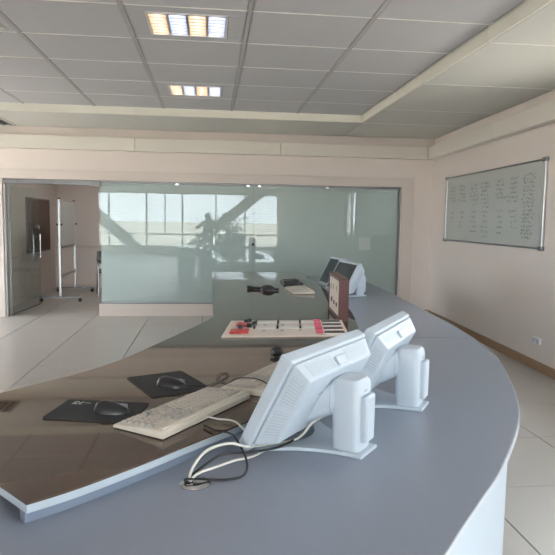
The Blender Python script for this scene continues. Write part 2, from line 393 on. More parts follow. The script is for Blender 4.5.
# ================================================================== WINDOWS BEHIND THE CAMERA
x0, x1, z0, z1 = RW
w1 = struct(MB().box(x0, YR-0.14, z0-0.03, x1, YR+0.06, z0).build('window_1', M['trim']))
b = MB(); b.box(x0, YR-0.1, z0, x1, YR-0.04, z0+0.06); b.box(x0, YR-0.1, z1-0.06, x1, YR-0.04, z1); b.build('window_frame', M['frame'], w1)
MUL = [-5.27, -4.18, -2.66, -1.18, 0.2, 1.43, 2.87]
for x in MUL: MB().box(x-0.035, YR-0.105, z0, x+0.035, YR-0.035, z1).build('mullion', M['frame'], w1)
MB().box(x0, YR-0.1, 0.86, x1, YR-0.04, 0.92).build('transom', M['frame'], w1)
MB().box(-1.93, YR-0.1, 0.92, -1.87, YR-0.04, z1).build('mullion', M['frame'], w1)
for i in range(len(MUL)-1):
    for a, c in ((z0+0.06, 0.86), (0.92, z1-0.06)):
        MB().box(MUL[i]+0.035, YR-0.073, a, MUL[i+1]-0.035, YR-0.067, c).build('pane', M['pane'], w1)
for n, (a, c, z0, z1) in enumerate(RWIN):
    wn = struct(MB().box(-0.06, a, z0-0.03, 0.16, c, z0, rw).build('window_%d' % (n+2), M['trim']))
    b = MB(); b.box(0.06, a, z0, 0.12, c, z0+0.05, rw); b.box(0.06, a, z1-0.05, 0.12, c, z1, rw)
    k = max(2, round((c-a)/0.8))
    for q in range(k+1):
        y = a+(c-a)*q/k; b.box(0.06, max(a, y-0.03), z0, 0.12, min(c, y+0.03), z1, rw)
    b.build('window_frame', M['frame'], wn)
    for q in range(k): MB().box(0.088, a+(c-a)*q/k+0.03, z0+0.05, 0.093, a+(c-a)*(q+1)/k-0.03, z1-0.05, rw).build('pane', M['pane'], wn)
    if n > 0:
        vb = thing('vertical_blind', ['white vertical strip blind on the right wall window beside the camera', 'white vertical strip blind on the rearmost right wall window'][n-1], 'blind', (XR((a+c)/2), (a+c)/2, z0), SLR*-1, 'vertical blinds')
        MB().box(-0.02, -(c-a)/2, z1-z0-0.04, 0.03, (c-a)/2, z1-z0-0.005).build('head_rail', M['alu'], vb)
        ns = int((c-a)/0.17)
        for q in range(ns):
            y = -(c-a)/2+(q+0.5)*(c-a)/ns
            s = MB().box(-0.045, -0.0015, 0.03, 0.045, 0.0015, z1-z0-0.04).build('slat', M['vblind'], vb); s.location = (0.005, y, 0); s.rotation_euler = (0, 0, 1.1)

for n, (a, c, z0, z1) in enumerate(ADDED_LWIN):  # sill, frame and panes of the added left window
    wn = struct(MB().box(XL-0.16, a, z0-0.03, XL+0.06, c, z0).build('window_%d' % (n+5), M['trim']))
    b = MB(); b.box(XL-0.12, a, z0, XL-0.06, c, z0+0.05); b.box(XL-0.12, a, z1-0.05, XL-0.06, c, z1)
    k = 4
    for q in range(k+1):
        y = a+(c-a)*q/k; b.box(XL-0.12, max(a, y-0.03), z0, XL-0.06, min(c, y+0.03), z1)
    b.build('window_frame', M['frame'], wn)
    for q in range(k): MB().box(XL-0.093, a+(c-a)*q/k+0.03, z0+0.05, XL-0.088, a+(c-a)*(q+1)/k-0.03, z1-0.05).build('pane', M['pane'], wn)

# outside
struct(MB().box(-900, -1500, -5.2, 900, 300, -5.0).build('ground', M['sand']))
def slanted(label, p, q, r):
    p, q = Vector(p), Vector(q); d = (q-p).normalized(); s = Vector((0, 1, 0)); n = d.cross(s)
    rings = []
    for c in (p, q): rings.append([c+s*r+n*r*1.3, c-s*r+n*r*1.3, c-s*r-n*r*1.3, c+s*r-n*r*1.3])
    tag(MB().loft(rings).build('slanted_column', M['concrete'], bevel=0.02), label, 'column', 'slanted columns outside')
YC = -7.3
slanted('grey slanted column outside the rear window, rising behind the photographer', (-1.5, YC, -0.2), (2.3, YC, 2.85), 0.17)
slanted('grey slanted column outside the rear window, descending on the left', (-5.6, YC, 2.4), (-2.6, YC, -0.2), 0.17)

# ================================================================== GLASS PARTITION AND DOOR
gp = thing('glass_partition', 'greenish glass partition of two large panes reflecting the windows', 'partition', (0, YW, 0))
MB().box(DX, 0.005, 0.0, GX1, 0.12, 0.19).build('plinth', M['trim'], gp, bevel=0.004)
JX = 0.66
for a, c in ((DX+0.003, JX-0.001), (JX+0.001, GX1-0.02)):
    MB().box(a, 0.045, 0.19, c, 0.057, GZ-0.03).build('pane', M['glass'], gp)
MB().box(JX-0.0009, 0.0445, 0.206, JX+0.0009, 0.0575, GZ-0.036).build('glass_joint', M['darkgap'], gp)
MB().box(DX, 0.03, GZ-0.035, GX1, 0.075, GZ-0.001).build('head_channel', M['alugrey'], gp)
MB().box(GX1-0.02, 0.03, 0.19, GX1-0.001, 0.075, GZ-0.036).build('side_channel', M['alugrey'], gp)
MB().box(DX, 0.03, 0.19, GX1-0.021, 0.044, 0.205).build('bottom_channel', M['alugrey'], gp)
for x in (-0.52, JX-0.09, JX+0.09, 1.82): MB().box(x-0.025, 0.022, GZ-0.05, x+0.025, 0.044, GZ-0.02).build('glass_clip', M['chrome'], gp, bevel=0.003)
MB().loft([[(JX+0.022*math.cos(a*math.pi/8), y, 1.13+0.022*math.sin(a*math.pi/8)) for a in range(16)] for y in (0.045, 0.025)]).build('lock', M['blackplastic'], gp)
# blinds behind the glass
for n, (a, c) in enumerate(((DX+0.03, JX-0.002), (JX+0.002, GX1-0.03))):
    vb = thing('venetian_blind', ['closed pale venetian blind behind the left pane, next to the glass door', 'closed pale venetian blind behind the right pane, ending at the beige surround'][n], 'blind', ((a+c)/2, YW+0.085, 0.2), 0, 'venetian blinds')
    h = (c-a)/2
    MB().box(-h, -0.012, 1.80, h, 0.02, 1.84).build('head_rail', M['blind'], vb)
    b = MB()
    for k in range(45):
        z = 0.02+k*0.04
        b.add([(-h, -0.0025, z-0.001), (h, -0.0025, z-0.001), (h, 0.0, z+0.020), (-h, 0.0, z+0.020), (h, 0.001, z+0.040), (-h, 0.001, z+0.040)], [(0, 1, 2, 3), (3, 2, 4, 5)])
    b.build('slats', M['blind'], vb, kind='stuff')
    MB().box(-h, -0.008, 0.0, h, 0.01, 0.015).build('bottom_rail', M['blind'], vb)
# pale notice seen on the right pane
tag(MB().box(2.36, YW+0.0585, 1.06, 2.55, YW+0.0600, 1.26).build('notice_sheet', M['white']), 'small pale notice sheet stuck behind the right glass pane', 'notice')
# door
dr = struct(MB().box(GX0, YW+0.03, GZ-0.075, DX, YW+0.085, GZ-0.002).build('door_1', M['alugrey'], bevel=0.004))
MB().box(GX0+0.01, YW+0.012, GZ-0.085, GX0+0.2, YW+0.03, GZ-0.015).build('pivot_cover', M['alugrey'], dr, bevel=0.006)
MB().box(DX-0.1, YW+0.012, GZ-0.10, DX+0.04, YW+0.03, GZ-0.015).build('patch_fitting', M['alugrey'], dr, bevel=0.006)
MB().box(GX0, YW+0.02, 0.0, GX0+0.025, YW+0.1, GZ-0.08).build('door_jamb', M['alu'], dr)
th = math.radians(86); hx, hy = GX0+0.055, YW+0.1
def DT(u, n, z): return (hx+u*math.cos(th)-n*math.sin(th), hy+u*math.sin(th)+n*math.cos(th), z)
leaf = MB().box(0.0, -0.006, 0.02, 1.25, 0.006, GZ-0.09, DT).build('door_leaf', M['doorglass'], dr)
MB().box(0.0, -0.012, 0.0, 0.016, 0.012, GZ-0.085, DT).build('edge_rail', M['alu'], leaf)
MB().box(0.0, -0.012, 0.005, 1.25, 0.012, 0.02, DT).build('bottom_rail', M['alugrey'], leaf)
for s in (-1, 1):
    b = MB(); b.tube([DT(1.12, s*0.055, 0.82), DT(1.12, s*0.055, 1.22)], 0.014, 8)
    for z in (0.87, 1.17): b.tube([DT(1.12, 0, z), DT(1.12, s*0.055, z)], 0.010, 6)
    b.build('handle', M['chrome'], leaf, smooth=0.8)
MB().tube([DT(1.16, -0.03, 1.34), DT(1.16, 0.03, 1.34)], 0.035, 12).build('lock', M['chrome'], leaf)

# room beyond the door
BL, BY = -3.30, 13.1
struct(MB().box(BL-0.15, YW+0.15, 0, BL, BY, 3.0).build('wall_back_room_left', M['wall']))
struct(MB().box(BL-0.15, BY, 0, 3.75, BY+0.15, 3.0).build('wall_back_room_far', M['wall']))
struct(MB().box(3.55, YW+0.15, 0, 3.75, BY, 3.0).build('wall_back_room_right', M['wall']))
struct(MB().box(BL-0.15, YW+0.1, 2.8, 3.75, BY+0.15, 2.95).build('ceiling_back_room', M['lowceil']))
struct(MB().box(BL, BY-0.02, 0.86, 3.55, BY, 0.93).build('trim_4', M['trim'], bevel=0.003))
struct(MB().box(BL, BY-0.012, 0.0, 3.55, BY, 0.09).build('baseboard_back_room', M['trim']))
# added ceiling panel, unseen, that lights the back room
t = thing('added_ceiling_lamp', 'added unseen ceiling panel lighting the room behind the glass', 'ceiling light', (-1.6, 11.3, 2.8))
MB().box(-0.32, -0.32, -0.03, 0.32, 0.32, -0.001).build('frame', M['louver'], t)
MB().box(-0.29, -0.29, -0.034, 0.29, 0.29, -0.0305).build('diffuser', mat('lit_diffuser', rgb(255, 250, 240), 0.5, emit=(1, 0.95, 0.9, 1), estr=8), t)
# notice board on the left wall of that room
t = thing('notice_board', 'brownish notice board on the left wall seen through the glass door', 'notice board', (BL+0.001, 11.85, 0.86))
MB().box(0, -0.73, 0, 0.02, 0.73, 0.98).build('board', M['corkboard'], t)
b = MB(); b.box(0, -0.75, -0.02, 0.028, 0.75, 0); b.box(0, -0.75, 0.98, 0.028, 0.75, 1.0); b.box(0, -0.75, 0, 0.028, -0.73, 0.98); b.box(0, 0.73, 0, 0.028, 0.75, 0.98)
b.build('board_frame', M['alugrey'], t)
# mobile whiteboard
t = thing('mobile_whiteboard', 'mobile whiteboard on a wheeled aluminium frame inside the open doorway', 'whiteboard', (-2.66, 10.86, 0), 0.05)
for y in (0.0, 1.5):
    MB().box(-0.022, y-0.022, 0.09, 0.022, y+0.022, 1.83).build('post', M['alu'], t, bevel=0.004)
    ft = MB().box(-0.36, y-0.025, 0.07, 0.36, y+0.025, 0.105).build('foot_bar', M['alugrey'], t, bevel=0.004)
    for x in (-0.33, 0.33):
        w_ = MB(); w_.loft([[(x+0.033*math.cos(a*math.pi/7), y+d, 0.035+0.033*math.sin(a*math.pi/7)) for a in range(14)] for d in (-0.014, 0.014)]); w_.box(x-0.008, y-0.02, 0.035, x+0.008, y+0.02, 0.071)
        w_.build('caster', M['rubber'], ft)
MB().box(-0.012, 0.03, 1.0, 0.012, 1.47, 1.78).build('board', M['board'], t)
for z in (0.98, 1.78): MB().box(-0.016, 0.024, z, 0.016, 1.476, z+0.02).build('board_rail', M['alu'], t)
MB().box(-0.06, 0.1, 0.955, 0.02, 1.4, 0.975).build('pen_tray', M['alugrey'], t)
for y in (0.0, 1.5):
    MB().tube([(-0.05, y, 1.38), (0.05, y, 1.38)], 0.018, 10).build('tilt_knob', M['blackplastic'], t)
    MB().box(-0.024, y-0.024, 1.83, 0.024, y+0.024, 1.85).build('end_cap', M['blackplastic'], t)
MB().box(-0.015, 0.03, 0.42, 0.015, 1.47, 0.46).build('cross_bar', M['alu'], t)
# chair half hidden behind the partition
t = thing('metal_chair', 'silver-legged chair half hidden behind the glass partition edge', 'chair', (-1.98, 11.95, 0), 0.25)
MB().prism([(-0.22, -0.2), (0.22, -0.2), (0.2, 0.22), (-0.2, 0.22)], 0.44, 0.49).build('seat', M['seat'], t, bevel=0.02)
MB().loft([[(-0.2, 0.22, 0.6), (0.2, 0.22, 0.6), (0.2, 0.25, 0.6), (-0.2, 0.25, 0.6)], [(-0.19, 0.27, 0.85), (0.19, 0.27, 0.85), (0.19, 0.3, 0.85), (-0.19, 0.3, 0.85)]]).build('backrest', M['seat'], t, bevel=0.012)
for sx in (-1, 1):
    MB().tube(spline([(sx*0.235, -0.24, 0.0), (sx*0.225, -0.2, 0.42), (sx*0.225, -0.17, 0.66), (sx*0.225, -0.1, 0.69)], 5), 0.014).build('leg', M['chrome'], t, smooth=0.8)
    MB().tube(spline([(sx*0.235, 0.27, 0.0), (sx*0.222, 0.22, 0.45), (sx*0.21, 0.29, 0.84)], 5), 0.014).build('leg', M['chrome'], t, smooth=0.8)
    MB().box(sx*0.225-0.022, -0.2, 0.68, sx*0.225+0.022, 0.2, 0.70).build('armrest', M['blackplastic'], t, bevel=0.006)

# ================================================================== WHITEBOARD AND SOCKET ON THE RIGHT WALL
y0, y1, z0, z1 = 5.72, 8.55, 1.262, 2.165
t = thing('whiteboard', 'wide wall-mounted whiteboard covered in faint handwriting on the right wall', 'whiteboard', (0, 0, 0))
MB().box(-0.016, y0, z0, -0.002, y1, z1, rw).build('board', M['board'], t)
for a, c in ((z0-0.010, z0+0.010), (z1-0.010, z1+0.010)): MB().box(-0.026, y0, a, -0.003, y1, c, rw).build('rail', M['alugrey'], t, bevel=0.003)
for a, c in ((y0-0.03, y0+0.03), (y1-0.03, y1+0.03)): MB().box(-0.03, a, z0-0.012, -0.002, c, z1+0.012, rw).build('end_rail', M['alu'], t, bevel=0.006)
for y in (y0, y1):
    for z in (z0, z1): MB().box(-0.034, y-0.042, z-0.022, -0.001, y+0.042, z+0.022, rw).build('corner_cap', M['alugrey'], t, bevel=0.004)
b = MB()
def stroke(y, z, dy, dz, wd=0.008):
    n = Vector((dy, dz)).orthogonal().normalized()*wd/2
    p = [(y+n.x, z+n.y), (y-n.x, z-n.y), (y+dy-n.x, z+dz-n.y), (y+dy+n.x, z+dz+n.y)]
    b.add([rw(-0.0175, *q) for q in p], [(0, 1, 2, 3)])
def scribble(yc, z, width):
    y = yc+width/2
    while y > yc-width/2:
        k = random.random()
        if k < 0.82:
            h = random.uniform(0.008, 0.022); stroke(y, z+random.uniform(-0.006, 0.006), random.uniform(-0.02, 0.004), random.choice((-1, 1))*h)
            if random.random() < 0.6: stroke(y, z-0.008, -random.uniform(0.012, 0.03), random.uniform(-0.004, 0.004), 0.005)
        y -= random.uniform(0.014, 0.03)
for yc, wd, rows in ((8.28, 0.2, (5, 3)), (7.92, 0.22, (5, 4)), (7.52, 0.26, (6, 5)), (7.16, 0.26, (7, 6)), (6.72, 0.24, (5, 5)), (6.38, 0.26, (6, 4))):
    for i in range(rows[0]): scribble(yc+random.uniform(-0.03, 0.03), 2.02-i*0.05, wd*random.uniform(0.7, 1.1))
    for i in range(rows[1]): scribble(yc+random.uniform(-0.03, 0.03), 1.66-i*0.062, wd*random.uniform(0.4, 0.9))
for i in range(17): scribble(6.05+random.uniform(-0.02, 0.02), 2.04-i*0.042, 0.26*random.uniform(0.75, 1.1))
b.build('handwriting', M['ink'], t, kind='stuff')
t = thing('wall_socket', 'small white double socket low on the right wall', 'socket', (0, 0, 0))
MB().box(-0.018, 5.63, 0.275, -0.001, 5.79, 0.345, rw).build('plate', M['white'], t, bevel=0.004)
for y in (5.67, 5.75): MB().tube([rw(-0.018, y, 0.31), rw(-0.026, y, 0.31)], 0.026, 14).build('outlet', M['edge'], t)

# ================================================================== CONTROL CONSOLE
ZS, ZG = 0.78, 0.72
inner = [(p.x, p.y) for p in spline([(-1.10, 2.20, 0), (-0.98, 2.34, 0), (-0.857, 2.485, 0), (-0.738, 2.629, 0), (-0.604, 2.793, 0), (-0.459, 3.046, 0), (-0.339, 3.355, 0), (-0.164, 3.838, 0), (-0.072, 4.098, 0), (0.015, 4.36, 0), (0.02, 4.548, 0)], 4)]
outer = [(p.x, p.y) for p in spline([(-0.46, 1.497, 0), (-0.346, 1.585, 0), (-0.178, 1.748, 0), (-0.032, 1.905, 0), (0.106, 2.045, 0), (0.34, 2.33, 0), (0.58, 2.72, 0), (0.78, 3.15, 0), (0.93, 3.6, 0), (1.03, 4.03, 0), (1.12, 4.548, 0)], 4)]
arm_out = [(p.x, p.y) for p in spline([(1.12, 4.552, 0), (1.19, 5.2, 0), (1.22, 6.0, 0), (1.23, 7.0, 0), (1.23, 8.3, 0)], 4)]
con = thing('control_console', 'large curved control console with brown glass desktop and grey outer shelf', 'console')
def inset(poly_line, d):
    out = []
    for i, p in enumerate(poly_line):
        a = Vector(poly_line[max(i-1, 0)]); c = Vector(poly_line[min(i+1, len(poly_line)-1)])
        t_ = (c-a).normalized(); n_ = Vector((-t_.y, t_.x)); q = Vector(p)+n_*d; out.append((q.x, q.y))
    return out
main_poly = outer + inner[::-1]
arm_poly = arm_out + [(0.02, 8.3), (0.02, 4.552)]
for poly in (main_poly, arm_poly):
    core = MB().prism(poly, 0.752, 0.7735).build('desk_slab', M['slabedge'], con)
    MB().prism(poly, 0.774, ZS).build('glass_top', M['brown'], core)
# riser that carries the slab above the grey shelf
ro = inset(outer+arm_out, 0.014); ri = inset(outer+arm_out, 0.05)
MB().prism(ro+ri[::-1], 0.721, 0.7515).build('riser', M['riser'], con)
# grey outer shelf
gout = [(p.x, p.y) for p in spline([(-0.35, 0.60, 0), (-0.2, 0.66, 0), (0.05, 0.82, 0), (0.3, 1.02, 0), (0.5, 1.22, 0), (0.651, 1.404, 0), (0.764, 1.54, 0), (0.921, 1.732, 0), (1.131, 2.029, 0), (1.3, 2.312, 0), (1.467, 2.686, 0), (1.642, 3.153, 0), (1.721, 3.436, 0), (1.80, 3.862, 0)], 4)]
gfar = [(p.x, p.y) for p in spline([(1.80, 3.868, 0), (1.868, 4.44, 0), (1.90, 4.95, 0), (1.965, 5.8, 0), (2.015, 6.68, 0), (2.03, 7.4, 0), (2.03, 8.3, 0)], 4)]
gin = inset(outer, 0.3)
gin_m = [p for p in gin if p[1] < 3.83 and p[1] > 1.6]
p0 = MB().prism(gout+[(gin_m[-1][0]+0.02, 3.862)]+gin_m[::-1]+[(-1.02, 1.52)], 0.69, ZG).build('grey_shelf', M['greytop'], con, bevel=0.002)
gin_f = [p for p in inset(arm_out, 0.3)]
p1 = MB().prism(gfar+[(gin_f[-1][0], 8.3)]+gin_f[::-1]+[(0.72, 4.2), (gin_m[-1][0]+0.02, 3.868)], 0.69, ZG).build('grey_shelf', M['greytop'], con, bevel=0.002)
for line, p in ((gout, p0), (gfar, p1)):
    a = inset(line, -0.004); c = inset(line, -0.0005)
    MB().prism(a+c[::-1], 0.700, ZG+0.001).build('edge_band', M['edge'], p)
# skirt panels under the outer edge
line = gout+gfar; sk_o = inset(line, 0.035); sk_i = inset(line, 0.055)
k = 8; N = len(line)
for a in range(0, N-1, k):
    e = min(a+k, N-1); seg_o, seg_i = sk_o[a:e+1], sk_i[a:e+1]
    MB().prism(seg_o+seg_i[::-1], 0.09, 0.689).build('skirt_panel', M['skirt'], con)
tk_o = inset(line, 0.075); tk_i = inset(line, 0.095)
MB().prism(tk_o+tk_i[::-1], 0.0, 0.0895).build('toe_kick', M['alugrey'], con)
# supports under the desk
def support(p, q):
    p, q = Vector(p), Vector(q); d = (q-p).normalized(); n_ = Vector((-d.y, d.x))*0.015
    pts = [p+n_, p-n_, q-n_, q+n_]
    MB().prism([(v.x, v.y) for v in pts], 0.0, 0.689).build('support_panel', M['skirt'], con)
    MB().prism([(v.x, v.y) for v in [p+n_*.9, p-n_*.9, (p*0.55+q*0.45)-n_*.9, (p*0.55+q*0.45)+n_*.9]], 0.6895, 0.7515).build('support_block', M['skirt'], con)
support((-0.90, 2.10), (-0.48, 1.30)); support((-0.25, 3.2), (0.55, 2.65)); support((0.18, 4.4), (1.45, 4.4)); support((0.15, 6.4), (1.75, 6.4)); support((0.15, 8.2), (1.95, 8.2))
# cable grommet in the grey shelf
t = thing('cable_grommet', 'round metal cable grommet in the grey shelf', 'grommet', (-0.043, 1.705, ZG))
MB().lathe([(0.046, 0.0005), (0.047, 0.003), (0.042, 0.006), (0.022, 0.0055)], 28).build('ring', M['chrome'], t, smooth=0.6)
MB().prism([(-0.02+0.014*math.cos(a*math.pi/8), 0.012+0.02*math.sin(a*math.pi/8)) for a in range(16)], 0.0058, 0.0075).build('cable_slot', M['black'], t)

# ------------------------------------------------------------------ monitors
def make_monitor(label):
    W, H, T = 0.555, 0.365, math.radians(27.4)
    t = thing('monitor', label, 'monitor', group='pale monitors on the console')
    upv = Vector((0, -math.sin(T), math.cos(T))); bk = Vector((0, -math.cos(T), -math.sin(T)))
    c0 = Vector((0, 0.195, 0.208))-upv*H/2
    def P(u, v, d): return c0+Vector((u, 0, 0))+upv*v+bk*d
    def rect(u0, u1, v0, v1, d): return [P(u0, v0, d), P(u1, v0, d), P(u1, v1, d), P(u0, v1, d)]
    h = W/2
    # front bezel with screen
    bz = MB()
    bz.loft([rect(-h+0.004, h-0.004, 0.004, H-0.004, 0.0), rect(-h, h, 0, H, 0.006), rect(-h, h, 0, H, 0.040), rect(-h+0.006, h-0.006, 0.006, H-0.006, 0.046)])
    bez = bz.build('bezel', M['plastic'], t, bevel=0.003)
    MB().loft([rect(-h+0.028, h-0.028, 0.035, H-0.028, -0.0012), rect(-h+0.028, h-0.028, 0.035, H-0.028, 0.003)]).build('screen', M['screen'], t)
    MB().loft([rect(h-0.09, h-0.06, 0.012, 0.02, -0.002), rect(h-0.09, h-0.06, 0.012, 0.02, 0.003)]).build('power_button', M['alugrey'], bez)
    # stepped rear housing
    hb = MB()
    A = (-h+0.014, h-0.014, 0.035, H-0.008, 0.0465); Bq = (-h+0.042, h-0.042, 0.072, H-0.036, 0.108); C_ = (-h+0.048, h-0.048, 0.078, H-0.042, 0.112)
    hb.loft([rect(*A), rect(A[0], A[1], A[2], A[3], 0.055), rect(*Bq), rect(*C_)])
    hs = hb.build('rear_housing', M['plastic'], t, bevel=0.004)
    def bil(q, a, c): return (q[0]*(1-a)+q[1]*a)*(1-c)+(q[3]*(1-a)+q[2]*a)*c
    def grille(q, nr, lift):
        n_ = (q[1]-q[0]).cross(q[3]-q[0]).normalized()*lift
        b = MB(); b.add([p+n_*0.6 for p in q], [(0, 1, 2, 3)])
        b.build('vent_grille', M['plastic2'], hs)
        b = MB()
        for k in range(nr):
            a, e = (k+0.25)/nr, (k+0.75)/nr
            b.add([bil(q, 0.04, a)+n_*1.2, bil(q, 0.96, a)+n_*1.2, bil(q, 0.96, e)+n_*1.2, bil(q, 0.04, e)+n_*1.2,
                   bil(q, 0.04, a), bil(q, 0.96, a), bil(q, 0.96, e), bil(q, 0.04, e)], [(0, 1, 2, 3), (0, 4, 5, 1), (2, 6, 7, 3)])
        b.build('vent_ribs', M['plastic'], hs)
    RA, RB = rect(A[0], A[1], A[2], A[3], 0.055), rect(*Bq)
    # left and right slanted sides: two vents each
    for (i0, i1) in ((0, 3), (2, 1)):
        q = [RA[i0], RB[i0], RB[i1], RA[i1]]
        for lo, hi in ((0.10, 0.46), (0.54, 0.90)):
            g_ = [bil(q, 0.14, lo), bil(q, 0.86, lo), bil(q, 0.86, hi), bil(q, 0.14, hi)]
            if i0 == 2: lo, hi = 1-hi, 1-lo
            grille(g_, 9, -0.0015 if (g_[1]-g_[0]).cross(g_[3]-g_[0]).dot(Vector((-1 if i0 == 0 else 1, 0, 0))) < 0 else 0.0015)
    # top side: two vents and a handle slot between them
    q = [RA[3], RA[2], RB[2], RB[3]]
    for lo, hi in ((0.07, 0.40), (0.60, 0.93)):
        g_ = [bil(q, lo, 0.14), bil(q, hi, 0.14), bil(q, hi, 0.86), bil(q, lo, 0.86)]
        grille(g_, 6, 0.0015 if (g_[1]-g_[0]).cross(g_[3]-g_[0]).z > 0 else -0.0015)
    s_ = [bil(q, 0.44, 0.35), bil(q, 0.56, 0.35), bil(q, 0.56, 0.9), bil(q, 0.44, 0.9)]
    n_ = (s_[1]-s_[0]).cross(s_[3]-s_[0]).normalized(); n_ = n_ if n_.z > 0 else -n_
    MB().loft([[p+n_*0.0003 for p in s_], [p+n_*0.012 for p in s_]]).build('handle_lip', M['plastic'], hs, bevel=0.003)
    # small relief marks on the back face
    for u, v in ((-0.09, 0.24), (0.0, 0.27)):
        MB().loft([rect(u-0.014, u+0.014, v-0.004, v+0.004, 0.1115), rect(u-0.013, u+0.013, v-0.003, v+0.003, 0.1135)]).build('relief_mark', M['plastic2'], hs)
    # ports under the housing
    pr = MB(); pr.loft([rect(-0.08, -0.03, 0.055, 0.07, 0.075), rect(-0.08, -0.03, 0.055, 0.07, 0.105)]); pr.loft([rect(0.0, 0.04, 0.055, 0.07, 0.075), rect(0.0, 0.04, 0.055, 0.07, 0.105)])
    pr.build('ports', M['blackplastic'], hs)
    # neck between housing and column
    def rr(cx, cz, hw, hh, y, n=24):
        pts = []
        for k in range(n):
            a = 2*math.pi*k/n; ca, sa = math.cos(a), math.sin(a)
            pts.append(Vector((cx+hw*math.copysign(abs(ca)**0.5, ca), y, cz+hh*math.copysign(abs(sa)**0.5, sa))))
        return pts
    r_h = [p+Vector((0, 0.0, 0)) for p in rr(0, 0.178, 0.085, 0.075, 0.0)]
    ring_m = []
    for p in r_h:   # lay the first ring on the housing's back plane
        v = (p.z-c0.z)/math.cos(T)+0.03; ring_m.append(P(p.x, v, 0.110))
    nk = MB(); nk.loft([ring_m, [a*0.55+b_*0.45 for a, b_ in zip(ring_m, rr(0, 0.19, 0.066, 0.066, 0.045))], rr(0, 0.19, 0.062, 0.062, 0.040), rr(0, 0.19, 0.056, 0.056, -0.01)])
    nk.build('neck', M['plastic'], t, smooth=0.7)
    MB().loft([rr(0, 0.19, 0.067, 0.067, 0.049), rr(0, 0.19, 0.067, 0.067, 0.046)]).build('swivel_ring', M['plastic2'], t, smooth=0.7)
    # column: rounded upright
    def sec(z, hw, y0, y1, n=28):
        cy_, hd = (y0+y1)/2, (y1-y0)/2; pts = []
        for k in range(n):
            a = 2*math.pi*k/n; ca, sa = math.cos(a), math.sin(a)
            pts.append((hw*math.copysign(abs(ca)**0.45, ca), cy_+hd*math.copysign(abs(sa)**0.45, sa), z))
        return pts
    cl = MB(); cl.loft([sec(0.014, 0.058, -0.055, 0.045), sec(0.05, 0.06, -0.056, 0.048), sec(0.225, 0.064, -0.056, 0.05), sec(0.245, 0.060, -0.053, 0.046), sec(0.256, 0.050, -0.044, 0.036), sec(0.260, 0.03, -0.025, 0.018)])
    col = cl.build('column', M['plastic'], t, smooth=0.6)
    MB().loft([[(-0.034, -0.05, 0.045), (0.034, -0.05, 0.045), (0.036, -0.05, 0.205), (-0.036, -0.05, 0.205)], [(-0.034, -0.072, 0.045), (0.034, -0.072, 0.045), (0.036, -0.072, 0.205), (-0.036, -0.072, 0.205)],
               [(-0.027, -0.077, 0.05), (0.027, -0.077, 0.05), (0.029, -0.077, 0.2), (-0.029, -0.077, 0.2)]]).build('cable_cover', M['plastic'], col, bevel=0.003)
    MB().box(-0.012, -0.0585, 0.215, 0.012, -0.0545, 0.220).build('column_slot', M['plastic2'], col)
    # base plate with two forward toes and concave sides
    half = [(0.066, -0.074), (0.068, -0.02), (0.085, 0.06), (0.125, 0.15), (0.195, 0.245), (0.17, 0.262), (0.10, 0.20), (0.05, 0.168), (0.0, 0.158)]
    hp = [(p.x, p.y) for p in spline([(x, y, 0) for x, y in half], 4)]
    poly = hp + [(-x, y) for x, y in hp[::-1][1:]]
    MB().prism(poly, 0.0005, 0.013).build('base_plate', M['plastic'], t, bevel=0.003)
    return t
m1 = make_monitor('pale monitor seen from behind, nearest the camera on the grey shelf')
m1.location = (0.479, 1.938, ZG); m1.rotation_euler = (0, 0, math.radians(51.2))
dup(m1, 'pale monitor seen from behind, the farther of the near pair', (0.846, 2.4026, ZG), math.radians(57.5))
dup(m1, 'far monitor with dark screen behind the wooden instrument box, nearer of the far pair', (1.565, 6.15, ZG), math.radians(99))
dup(m1, 'far monitor with dark screen closest to the glass partition', (1.585, 6.75, ZG), math.radians(97))

